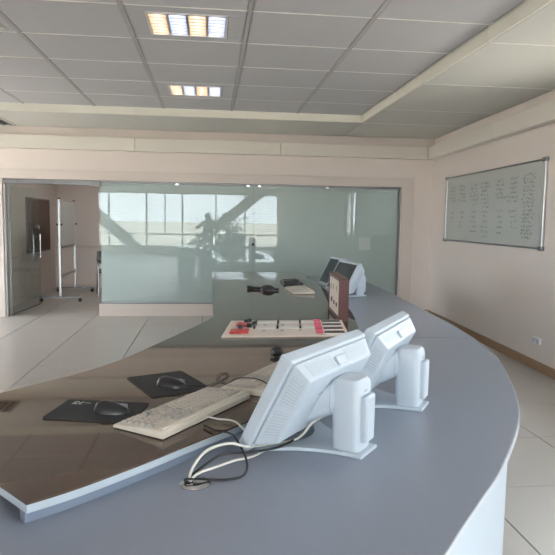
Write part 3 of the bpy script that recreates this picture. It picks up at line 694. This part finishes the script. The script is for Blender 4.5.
# ------------------------------------------------------------------ keyboards
def make_keyboard(name, label, mb, mk, mk2):
    t = thing(name, label, 'keyboard', group='keyboards on the console')
    L, D = 0.25, 0.112
    def zt(y): return 0.014+(y+D)/(2*D)*0.016
    b = MB()
    ring0 = [(-L, -D, 0.002), (L, -D, 0.002), (L, D, 0.002), (-L, D, 0.002)]
    ring1 = [(-L, -D, 0.010), (L, -D, 0.010), (L, D, 0.022), (-L, D, 0.022)]
    ring2 = [(-L+0.006, -D+0.006, 0.014), (L-0.006, -D+0.006, 0.014), (L-0.006, D-0.006, 0.030), (-L+0.006, D-0.006, 0.030)]
    b.loft([ring0, ring1, ring2]); b.build('case', mb, t, bevel=0.003)
    b = MB(); b.hexa([(-L+0.01, D-0.03, zt(D-0.03)), (L-0.01, D-0.03, zt(D-0.03)), (L-0.01, D-0.008, zt(D-0.008)), (-L+0.01, D-0.008, zt(D-0.008)),
                      (-L+0.012, D-0.028, 0.034), (L-0.012, D-0.028, 0.034), (L-0.012, D-0.010, 0.036), (-L+0.012, D-0.010, 0.036)]); b.build('top_ridge', mb, t, bevel=0.002)
    keys, keys2 = MB(), MB()
    def key(q, x0, x1, y0, y1):
        e = 0.0035; z0a, z0b = zt(y0), zt(y1); h = 0.009
        q.hexa([(x0, y0, z0a), (x1, y0, z0a), (x1, y1, z0b), (x0, y1, z0b), (x0+e, y0+e, z0a+h), (x1-e, y0+e, z0a+h), (x1-e, y1-e*0.5, z0b+h), (x0+e, y1-e*0.5, z0b+h)])
    rows = [(-0.092, -0.066), (-0.064, -0.038), (-0.036, -0.010), (-0.008, 0.018), (0.020, 0.046), (0.054, 0.074)]
    for r, (ya, yb) in enumerate(rows):
        x = -0.238
        if r == 0: ws = [0.03, 0.026, 0.026, 0.13, 0.026, 0.026, 0.03]
        elif r == 5: ws = [0.0207]*15
        else: ws = [[0.05]+[0.0206]*11+[0.04], [0.042]+[0.0206]*12+[0.021], [0.032]+[0.0206]*12+[0.031], [0.0207]*14+[0.02]][r-1]
        for n, w_ in enumerate(ws):
            key(keys2 if (n in (0, len(ws)-1) or (r == 5 and n % 8 < 4)) else keys, x, x+w_-0.002, ya, yb); x += w_
        for n in range(3):
            if r in (0, 3, 4, 5) or (r == 1 and n == 1): key(keys2, 0.078+n*0.0207, 0.0967+n*0.0207, ya, yb)
        for n in range(4):
            if r < 5: key(keys2 if n == 3 else keys, 0.151+n*0.0207, 0.1697+n*0.0207, ya, yb)
    keys.build('keys', mk, t, kind='stuff'); keys2.build('modifier_keys', mk2, t, kind='stuff')
    return t
kb = make_keyboard('keyboard', 'beige keyboard in front, its number pad end nearest the camera', M['beige'], M['key'], M['key2'])
kb.scale = (1.07, 1, 1); kb.location = (-0.086, 2.186, ZS+0.0005); kb.rotation_euler = (0, 0, math.radians(-126))
dup(kb, 'beige keyboard partly hidden by the near monitor', (0.278, 2.632, ZS+0.0005), math.radians(-123))
dup(kb, 'beige keyboard on the far desk arm beside the far monitors', (0.91, 6.02, ZS+0.0005), math.radians(-88))
kd = make_keyboard('keyboard', 'black keyboard on the far desk arm', M['blackplastic'], M['blackplastic'], M['pad'])
kd.location = (0.93, 6.78, ZS+0.0005); kd.rotation_euler = (0, 0, math.radians(-92))

# ------------------------------------------------------------------ mouse pads and mice
def mouse_pad(label, loc, rz, sx, sy, logo):
    t = thing('mouse_pad', label, 'mouse pad', loc, rz, 'mouse pads')
    r = 0.012; poly = []
    for cx_, cy_, a0 in ((sx-r, sy-r, 0), (-sx+r, sy-r, 90), (-sx+r, -sy+r, 180), (sx-r, -sy+r, 270)):
        for k in range(5): a = math.radians(a0+k*22.5); poly.append((cx_+r*math.cos(a), cy_+r*math.sin(a)))
    MB().prism(poly, 0.0003, 0.0045).build('mat', M['pad'], t)
    if logo:
        b = MB(); lx, ly = -sx+0.055, sy-0.035
        b.tube([(lx-0.018, ly, 0.0046), (lx-0.006, ly+0.012, 0.0046), (lx+0.006, ly-0.008, 0.0046), (lx+0.018, ly+0.008, 0.0046)], 0.0022, 4)
        b.box(lx-0.022, ly-0.02, 0.0046, lx+0.02, ly-0.015, 0.005); b.box(lx+0.024, ly-0.004, 0.0046, lx+0.05, ly+0.0, 0.005); b.box(lx-0.02, ly-0.012, 0.0046, lx-0.004, ly-0.006, 0.005)
        b.build('printed_mark', M['logo'], t)
mouse_pad('black mouse pad with a small white printed mark at its corner', (-0.418, 2.222, ZS), math.radians(-12), 0.163, 0.113, True)
mouse_pad('plain black mouse pad lying askew farther along the desk', (-0.185, 2.587, ZS), math.radians(-65), 0.17, 0.132, False)
def make_mouse(label, loc, rz):
    t = thing('computer_mouse', label, 'mouse', loc, rz, 'black mice')
    rings = []
    for k in range(13):
        s_ = -1+2*k/12; q = math.sqrt(max(0.0, 1-abs(s_)**2.6)); q = max(q, 0.12)
        hw = (0.037-0.004*s_)*q; hh = (0.040*(1-0.28*s_)-0.002)*q**0.8
        rings.append([(0.07*s_, hw*math.cos(a*math.pi/9), max(0.0, hh*math.sin(a*math.pi/9))) for a in range(10)]+[(0.07*s_, -hw*(1-2*i/6)*0.98, 0.0) for i in range(1, 6)])
    body = MB().loft(rings).build('shell', M['blackplastic'], t, smooth=1.0)
    MB().box(0.012, -0.0009, 0.012, 0.062, 0.0009, 0.0345).build('button_seam', M['alugrey'], body)
    MB().loft([[(0.042+0.012*math.cos(a*math.pi/7), y, 0.024+0.012*math.sin(a*math.pi/7)) for a in range(14)] for y in (-0.004, 0.004)]).build('scroll_wheel', M['alugrey'], t, smooth=0.6)
    return t
make_mouse('black mouse on the mouse pad with the white mark', (-0.362, 2.197, ZS+0.005), math.radians(-15))
make_mouse('black mouse on the plain mouse pad', (-0.165, 2.532, ZS+0.005), math.radians(-24))

# ------------------------------------------------------------------ cables
def cable(label, pts, r, m, n=7):
    o = MB().tube(spline(pts, n), r, 8).build('cable', m, smooth=1.0); tag(o, label, 'cable', 'cables on the console')
cable('thin black mouse cable looping beside the plain mouse pad', [(-0.105, 2.505, ZS+0.018), (-0.03, 2.52, ZS+0.006), (0.04, 2.6, ZS+0.004), (0.085, 2.71, ZS+0.004), (0.06, 2.74, ZS+0.004), (0.03, 2.66, ZS+0.0085), (0.075, 2.56, ZS+0.005), (0.118, 2.53, ZS+0.036), (0.21, 2.47, ZS+0.044), (0.29, 2.40, ZS+0.004), (0.33, 2.37, ZS+0.004)], 0.0028, M['cable_b'])
cable('thick white cable arching from the grommet to the near monitor', [(-0.062, 1.715, ZG+0.006), (-0.05, 1.72, ZG+0.045), (-0.01, 1.745, ZG+0.085), (0.06, 1.80, ZG+0.085), (0.12, 1.86, ZG+0.05), (0.2, 1.95, ZG+0.02), (0.30, 1.97, ZG+0.03), (0.35, 1.965, ZG+0.085), (0.385, 1.96, ZG+0.11)], 0.0045, M['cable_w'])
cable('lower white cable lying along the grey shelf from the grommet', [(-0.058, 1.708, ZG+0.006), (-0.035, 1.71, ZG+0.03), (0.02, 1.74, ZG+0.036), (0.08, 1.79, ZG+0.034), (0.15, 1.88, ZG+0.012), (0.26, 2.03, ZG+0.008), (0.40, 2.23, ZG+0.008)], 0.0042, M['cable_w'])
cable('black cable curling over the grey shelf from the grommet', [(-0.068, 1.712, ZG+0.006), (-0.07, 1.70, ZG+0.018), (-0.02, 1.71, ZG+0.012), (0.05, 1.715, ZG+0.006), (0.105, 1.745, ZG+0.006), (0.115, 1.80, ZG+0.03), (0.085, 1.87, ZG+0.072), (0.06, 1.93, ZG+0.072), (0.02, 1.96, ZG+0.069), (-0.02, 2.02, ZG+0.068)], 0.0036, M['cable_b'])
cable('black cable running behind the near monitor', [(-0.066, 1.722, ZG+0.006), (-0.05, 1.73, ZG+0.02), (0.04, 1.80, ZG+0.05), (0.13, 1.86, ZG+0.03), (0.24, 1.93, ZG+0.02), (0.33, 2.0, ZG+0.04), (0.37, 2.0, ZG+0.09)], 0.004, M['cable_b'])
cable('white keyboard cable dropping off the brown desktop', [(-0.012, 2.10, ZS+0.012), (0.03, 2.07, ZS+0.012), (0.09, 2.045, ZS+0.009), (0.14, 2.0, ZG+0.035), (0.20, 2.0, ZG+0.008), (0.30, 2.12, ZG+0.006)], 0.0035, M['cable_w'])

# ------------------------------------------------------------------ mosaic control panel lying on the desk
t = thing('switchboard', 'flat ivory switchboard lying on the desk with white label strips and red buttons', 'switchboard', (0.51, 3.90, ZS), math.radians(2))
hx_, hy_ = 0.405, 0.29
def pxy(x, y): return (x+0.10*(y/hy_)*0.5, y)
poly = [pxy(-hx_, -hy_), pxy(hx_, -hy_), pxy(hx_, hy_), pxy(-hx_, hy_)]
MB().prism(poly, 0.0005, 0.010).build('panel_plate', M['ivory'], t, bevel=0.003)
def pbox(name, x, y, hw, hd, h, m):
    p = [pxy(x-hw, y-hd), pxy(x+hw, y-hd), pxy(x+hw, y+hd), pxy(x-hw, y+hd)]
    return MB().prism(p, 0.0102, 0.010+h).build(name, m, t)
for y in (0.19, -0.02):
    for k in range(3):
        pbox('label_strip', -0.14+k*0.155, y, 0.066, 0.035, 0.004, M['white'])
        pbox('divider', -0.14+k*0.155-0.0775, y+0.02, 0.006, 0.05, 0.02, M['blackplastic'])
    for k in range(4): pbox('key_mark', -0.15+k*0.12, y-0.1, 0.012, 0.02, 0.003, M['key2'])
for x, y in ((-0.325, 0.09), (-0.285, 0.09), (-0.305, -0.15), (-0.345, -0.15), (-0.265, -0.15)): pbox('red_button', x, y, 0.018, 0.06, 0.012, M['red'])
for x, y in ((-0.27, 0.22), (-0.285, 0.17), (-0.255, 0.02), (-0.225, 0.09), (-0.31, -0.03)):
    px_, py_ = pxy(x, y); MB().lathe([(0.018, 0.0105), (0.018, 0.028), (0.013, 0.036)], 12, (px_, py_, 0)).build('knob', M['blackplastic'], t, smooth=0.6)
for k, y in enumerate((0.22, 0.09, -0.05, -0.19)):
    pbox('pink_button', 0.215, y, 0.024, 0.035, 0.012, M['pink'])
    pbox('slot', 0.315, y, 0.066, 0.03, 0.004, M['blackplastic'])
    pbox('slot_label', 0.315, y-0.055, 0.066, 0.012, 0.003, M['white'])

# ------------------------------------------------------------------ upright wooden instrument box
t = thing('instrument_box', 'upright dark red wooden instrument box with a pale dial face', 'instrument box', (0.962, 4.19, ZS), math.radians(-4))
b = MB(); b.box(-0.035, 0, 0.0005, 0.038, 0.025, 0.312); b.box(-0.035, 0.575, 0.0005, 0.038, 0.60, 0.312); b.box(-0.035, 0.025, 0.288, 0.038, 0.575, 0.312); b.box(-0.035, 0.025, 0.0005, 0.038, 0.575, 0.025); b.box(0.02, 0.025, 0.025, 0.038, 0.575, 0.288)
b.build('wooden_case', M['wood'], t, bevel=0.003)
MB().box(-0.028, 0.026, 0.026, 0.019, 0.574, 0.287).build('face_plate', M['ivory'], t)
for y, z, s_ in ((0.16, 0.22, 0.022), (0.33, 0.22, 0.022), (0.47, 0.21, 0.024), (0.16, 0.1, 0.016), (0.29, 0.1, 0.016), (0.42, 0.11, 0.02)):
    MB().loft([[(d, y+s_*math.cos(a*math.pi/8), z+s_*math.sin(a*math.pi/8)) for a in range(16)] for d in (-0.0282, -0.034)]).build('dial', M['key2' if z > 0.15 else 'blackplastic'], t)

# ------------------------------------------------------------------ small things on the desk
t = thing('black_device', 'low black handset-shaped device on the far desk arm', 'device', (0.55, 6.14, ZS), math.radians(-27))
b = MB(); b.tube(spline([(-0.18, 0, 0.02), (-0.14, 0, 0.018), (-0.04, 0, 0.016), (0.04, 0, 0.018), (0.17, 0, 0.014)], 4), [0.017]*2+[0.02]*2+[0.013]*8+[0.012]*3+[0.012, 0.012], 10); b.build('handset', M['blackplastic'], t, smooth=0.8)
MB().ellip((0.05, 0, 0.001), 0.085, 0.055, 0.058, 18, 8, 0.0).build('cradle', M['blackplastic'], t, smooth=0.8)
t = thing('webcam', 'small rounded black device beside the hidden keyboard end', 'device', (0.345, 3.02, ZS))
MB().lathe([(0.035, 0.0005), (0.035, 0.006), (0.012, 0.012), (0.010, 0.02)], 16).build('foot', M['blackplastic'], t, smooth=0.6)
MB().ellip((0, 0, 0.042), 0.034, 0.034, 0.030, 16, 10).build('body', M['blackplastic'], t, smooth=1.0)
MB().tube([(-0.02, -0.025, 0.045), (-0.028, -0.035, 0.046)], 0.009, 10).build('lens', M['alugrey'], t)

# ================================================================== THE PHOTOGRAPHER (seen only as a reflection in the glass)
def person():
    t = thing('person', 'person in dark clothes raising a camera, reflected in the glass', 'person', (-0.10, -0.30, 0))
    V = []; E = []; R = []; TAGS = {}
    def v(x, y, z, r, par=None, m=None):
        V.append((x, y, z)); R.append(r); i = len(V)-1
        if par is not None: E.append((par, i))
        TAGS[i] = m; return i
    pel = v(0, 0, 0.93, 0.15, None, 't'); wst = v(0, 0.01, 1.08, 0.135, pel, 's'); chs = v(0, 0.0, 1.27, 0.155, wst, 's'); upc = v(0, 0.0, 1.38, 0.12, chs, 's')
    nk = v(0, 0.015, 1.46, 0.055, upc, 'k'); hd0 = v(0, 0.03, 1.53, 0.075, nk, 'k'); hd1 = v(0, 0.035, 1.60, 0.092, hd0, 'k'); hd2 = v(0, 0.025, 1.68, 0.075, hd1, 'k')
    for s in (-1, 1):
        hp = v(s*0.09, 0, 0.88, 0.095, pel, 't'); kn = v(s*0.12, 0.03, 0.50, 0.065, hp, 't'); cf_ = v(s*0.125, 0.0, 0.34, 0.06, kn, 't'); an = v(s*0.13, -0.01, 0.10, 0.042, cf_, 't')
        he = v(s*0.132, 0.0, 0.05, 0.045, an, 'f'); v(s*0.15, 0.16, 0.035, 0.036, he, 'f')
        sh = v(s*0.17, 0, 1.38, 0.065, upc, 's')
        el = v(s*0.36, 0.10, 1.43 if s > 0 else 1.24, 0.045, sh, 's')
        hx0 = 0.10+s*0.085
        wr = v(s*0.20+0.08, 0.16, 1.46, 0.030, el, 'k'); pm = v(hx0+s*0.012, 0.185, 1.485, 0.030, wr, 'k')
        for k in range(4):
            a = v(hx0+s*0.012, 0.205, 1.515-k*0.018, 0.0095, pm, 'k'); c = v(hx0-s*0.012, 0.232, 1.52-k*0.018, 0.0085, a, 'k'); v(hx0-s*0.03, 0.228, 1.52-k*0.018, 0.0075, c, 'k')
        a = v(hx0-s*0.01, 0.165, 1.50, 0.0105, pm, 'k'); v(hx0-s*0.03, 0.172, 1.50, 0.009, a, 'k')
    bm = bmesh.new(); ly = bm.verts.layers.skin.verify(); bv = []
    for p, r in zip(V, R):
        q = bm.verts.new(p); q[ly].radius = (r, r); bv.append(q)
    for a, c in E: bm.edges.new((bv[a], bv[c]))
    bv[0][ly].use_root = True
    me = bpy.data.meshes.new('body'); bm.to_mesh(me); bm.free()
    o = bpy.data.objects.new('body', me); COL.objects.link(o)
    o.modifiers.new('skin', 'SKIN'); sb = o.modifiers.new('sub', 'SUBSURF'); sb.levels = 2; sb.render_levels = 2
    dg = bpy.context.evaluated_depsgraph_get(); ev = bpy.data.meshes.new_from_object(o.evaluated_get(dg))
    o.modifiers.clear(); o.data = ev; o.parent = t; ev.name = 'body'
    ms = ['s', 't', 'k', 'f']
    for k in ('shirt', 'trousers', 'skin', 'shoe'): ev.materials.append(M[k])
    segs = [(Vector(V[a]), Vector(V[c]), R[a], R[c], TAGS[c] if TAGS[a] != 't' or TAGS[c] != 's' else 's') for a, c in E]
    for p in ev.polygons:
        best, bt = 1e9, 's'
        for a, c, ra, rc, g_ in segs:
            d = c-a; k = max(0, min(1, (p.center-a).dot(d)/d.length_squared)); q = abs((p.center-a-d*k).length-(ra*(1-k)+rc*k)*0.9)
            if q < best: best, bt = q, g_
        p.material_index = ms.index(bt); p.use_smooth = True
    # hair, face
    MB().ellip((0, 0.015, 1.64), 0.092, 0.100, 0.098, 18, 8, -0.1).build('hair', M['hair'], t, smooth=1.0)
    f = MB()
    for s in (-1, 1): f.ellip((s*0.032, 0.118, 1.605), 0.011, 0.008, 0.007, 10, 6)
    f.build('eyes', M['hair'], t, smooth=1.0)
    f = MB(); f.loft([[(-0.008, 0.118, 1.60), (0.008, 0.118, 1.60), (0.004, 0.122, 1.605)], [(-0.015, 0.118, 1.565), (0.015, 0.118, 1.565), (0.0, 0.145, 1.568)]]); f.build('nose', M['skin'], t, smooth=1.0)
    for s in (-1, 1): MB().ellip((s*0.092, 0.03, 1.60), 0.012, 0.022, 0.032, 10, 6).build('ear', M['skin'], t, smooth=1.0)
    return t
person()
t = thing('photo_camera', 'black photo camera held up by the person', 'camera', (0.0, -0.09, 1.435))
MB().box(-0.07, -0.035, 0.0, 0.07, 0.02, 0.09).build('camera_body', M['blackplastic'], t, bevel=0.012)
MB().box(-0.025, -0.03, 0.09, 0.025, 0.015, 0.112).build('viewfinder', M['blackplastic'], t, bevel=0.006)
MB().loft([[(0.033*math.cos(a*math.pi/10), y, 0.046+0.033*math.sin(a*math.pi/10)) for a in range(20)] for y in (0.02, 0.06)]).build('lens_barrel', M['blackplastic'], t, smooth=0.6)

# potted plant by the rear window
t = thing('potted_plant', 'leafy potted plant by the rear window, a dark reflection in the glass', 'plant', (0.75, YR+0.75, 0))
MB().lathe([(0.16, 0.0), (0.22, 0.36), (0.23, 0.38), (0.2, 0.38), (0.19, 0.35)], 20).build('pot', M['pot'], t, smooth=0.6)
MB().lathe([(0.18, 0.33), (0.02, 0.345)], 16).build('soil', M['soil'], t)
lm = None
for s in range(9):
    a = s*2.4; r_ = 0.12+0.08*(s % 4); h_ = 0.9+0.13*(s % 5); tip = Vector((r_*2.6*math.cos(a), r_*1.4*math.sin(a), 0.38+h_))
    MB().tube(spline([(0.05*math.cos(a), 0.05*math.sin(a), 0.33), (r_*math.cos(a), r_*0.6*math.sin(a), 0.38+h_*0.6), tuple(tip)], 5), 0.012, 6).build('stem', M['stem'], t)
    for k in range(11):
        if lm is None:
            b = MB(); b.add([(0, 0, 0), (0.09, 0.045, 0.03), (0.2, 0.05, 0.02), (0.33, 0, -0.05), (0.2, -0.05, 0.02), (0.09, -0.045, 0.03), (0.12, 0, 0.0), (0.22, 0, -0.01)], [(0, 6, 1), (1, 6, 7, 2), (2, 7, 3), (0, 5, 6), (5, 4, 7, 6), (4, 3, 7)])
            lf = lm = b.build('leaf', M['leaf'], t, smooth=1.5)
        else: lf = inst(lm, 'leaf', (0, 0, 0), t)
        q = 0.45+0.55*k/10
        lf.location = (tip.x*q*q, tip.y*q*q, 0.38+(tip.z-0.38)*q); lf.rotation_euler = (random.uniform(-0.3, 0.3), random.uniform(-0.5, 0.5), random.uniform(0, 6.28)); sc = random.uniform(0.7, 1.2); lf.scale = (sc, sc, sc)
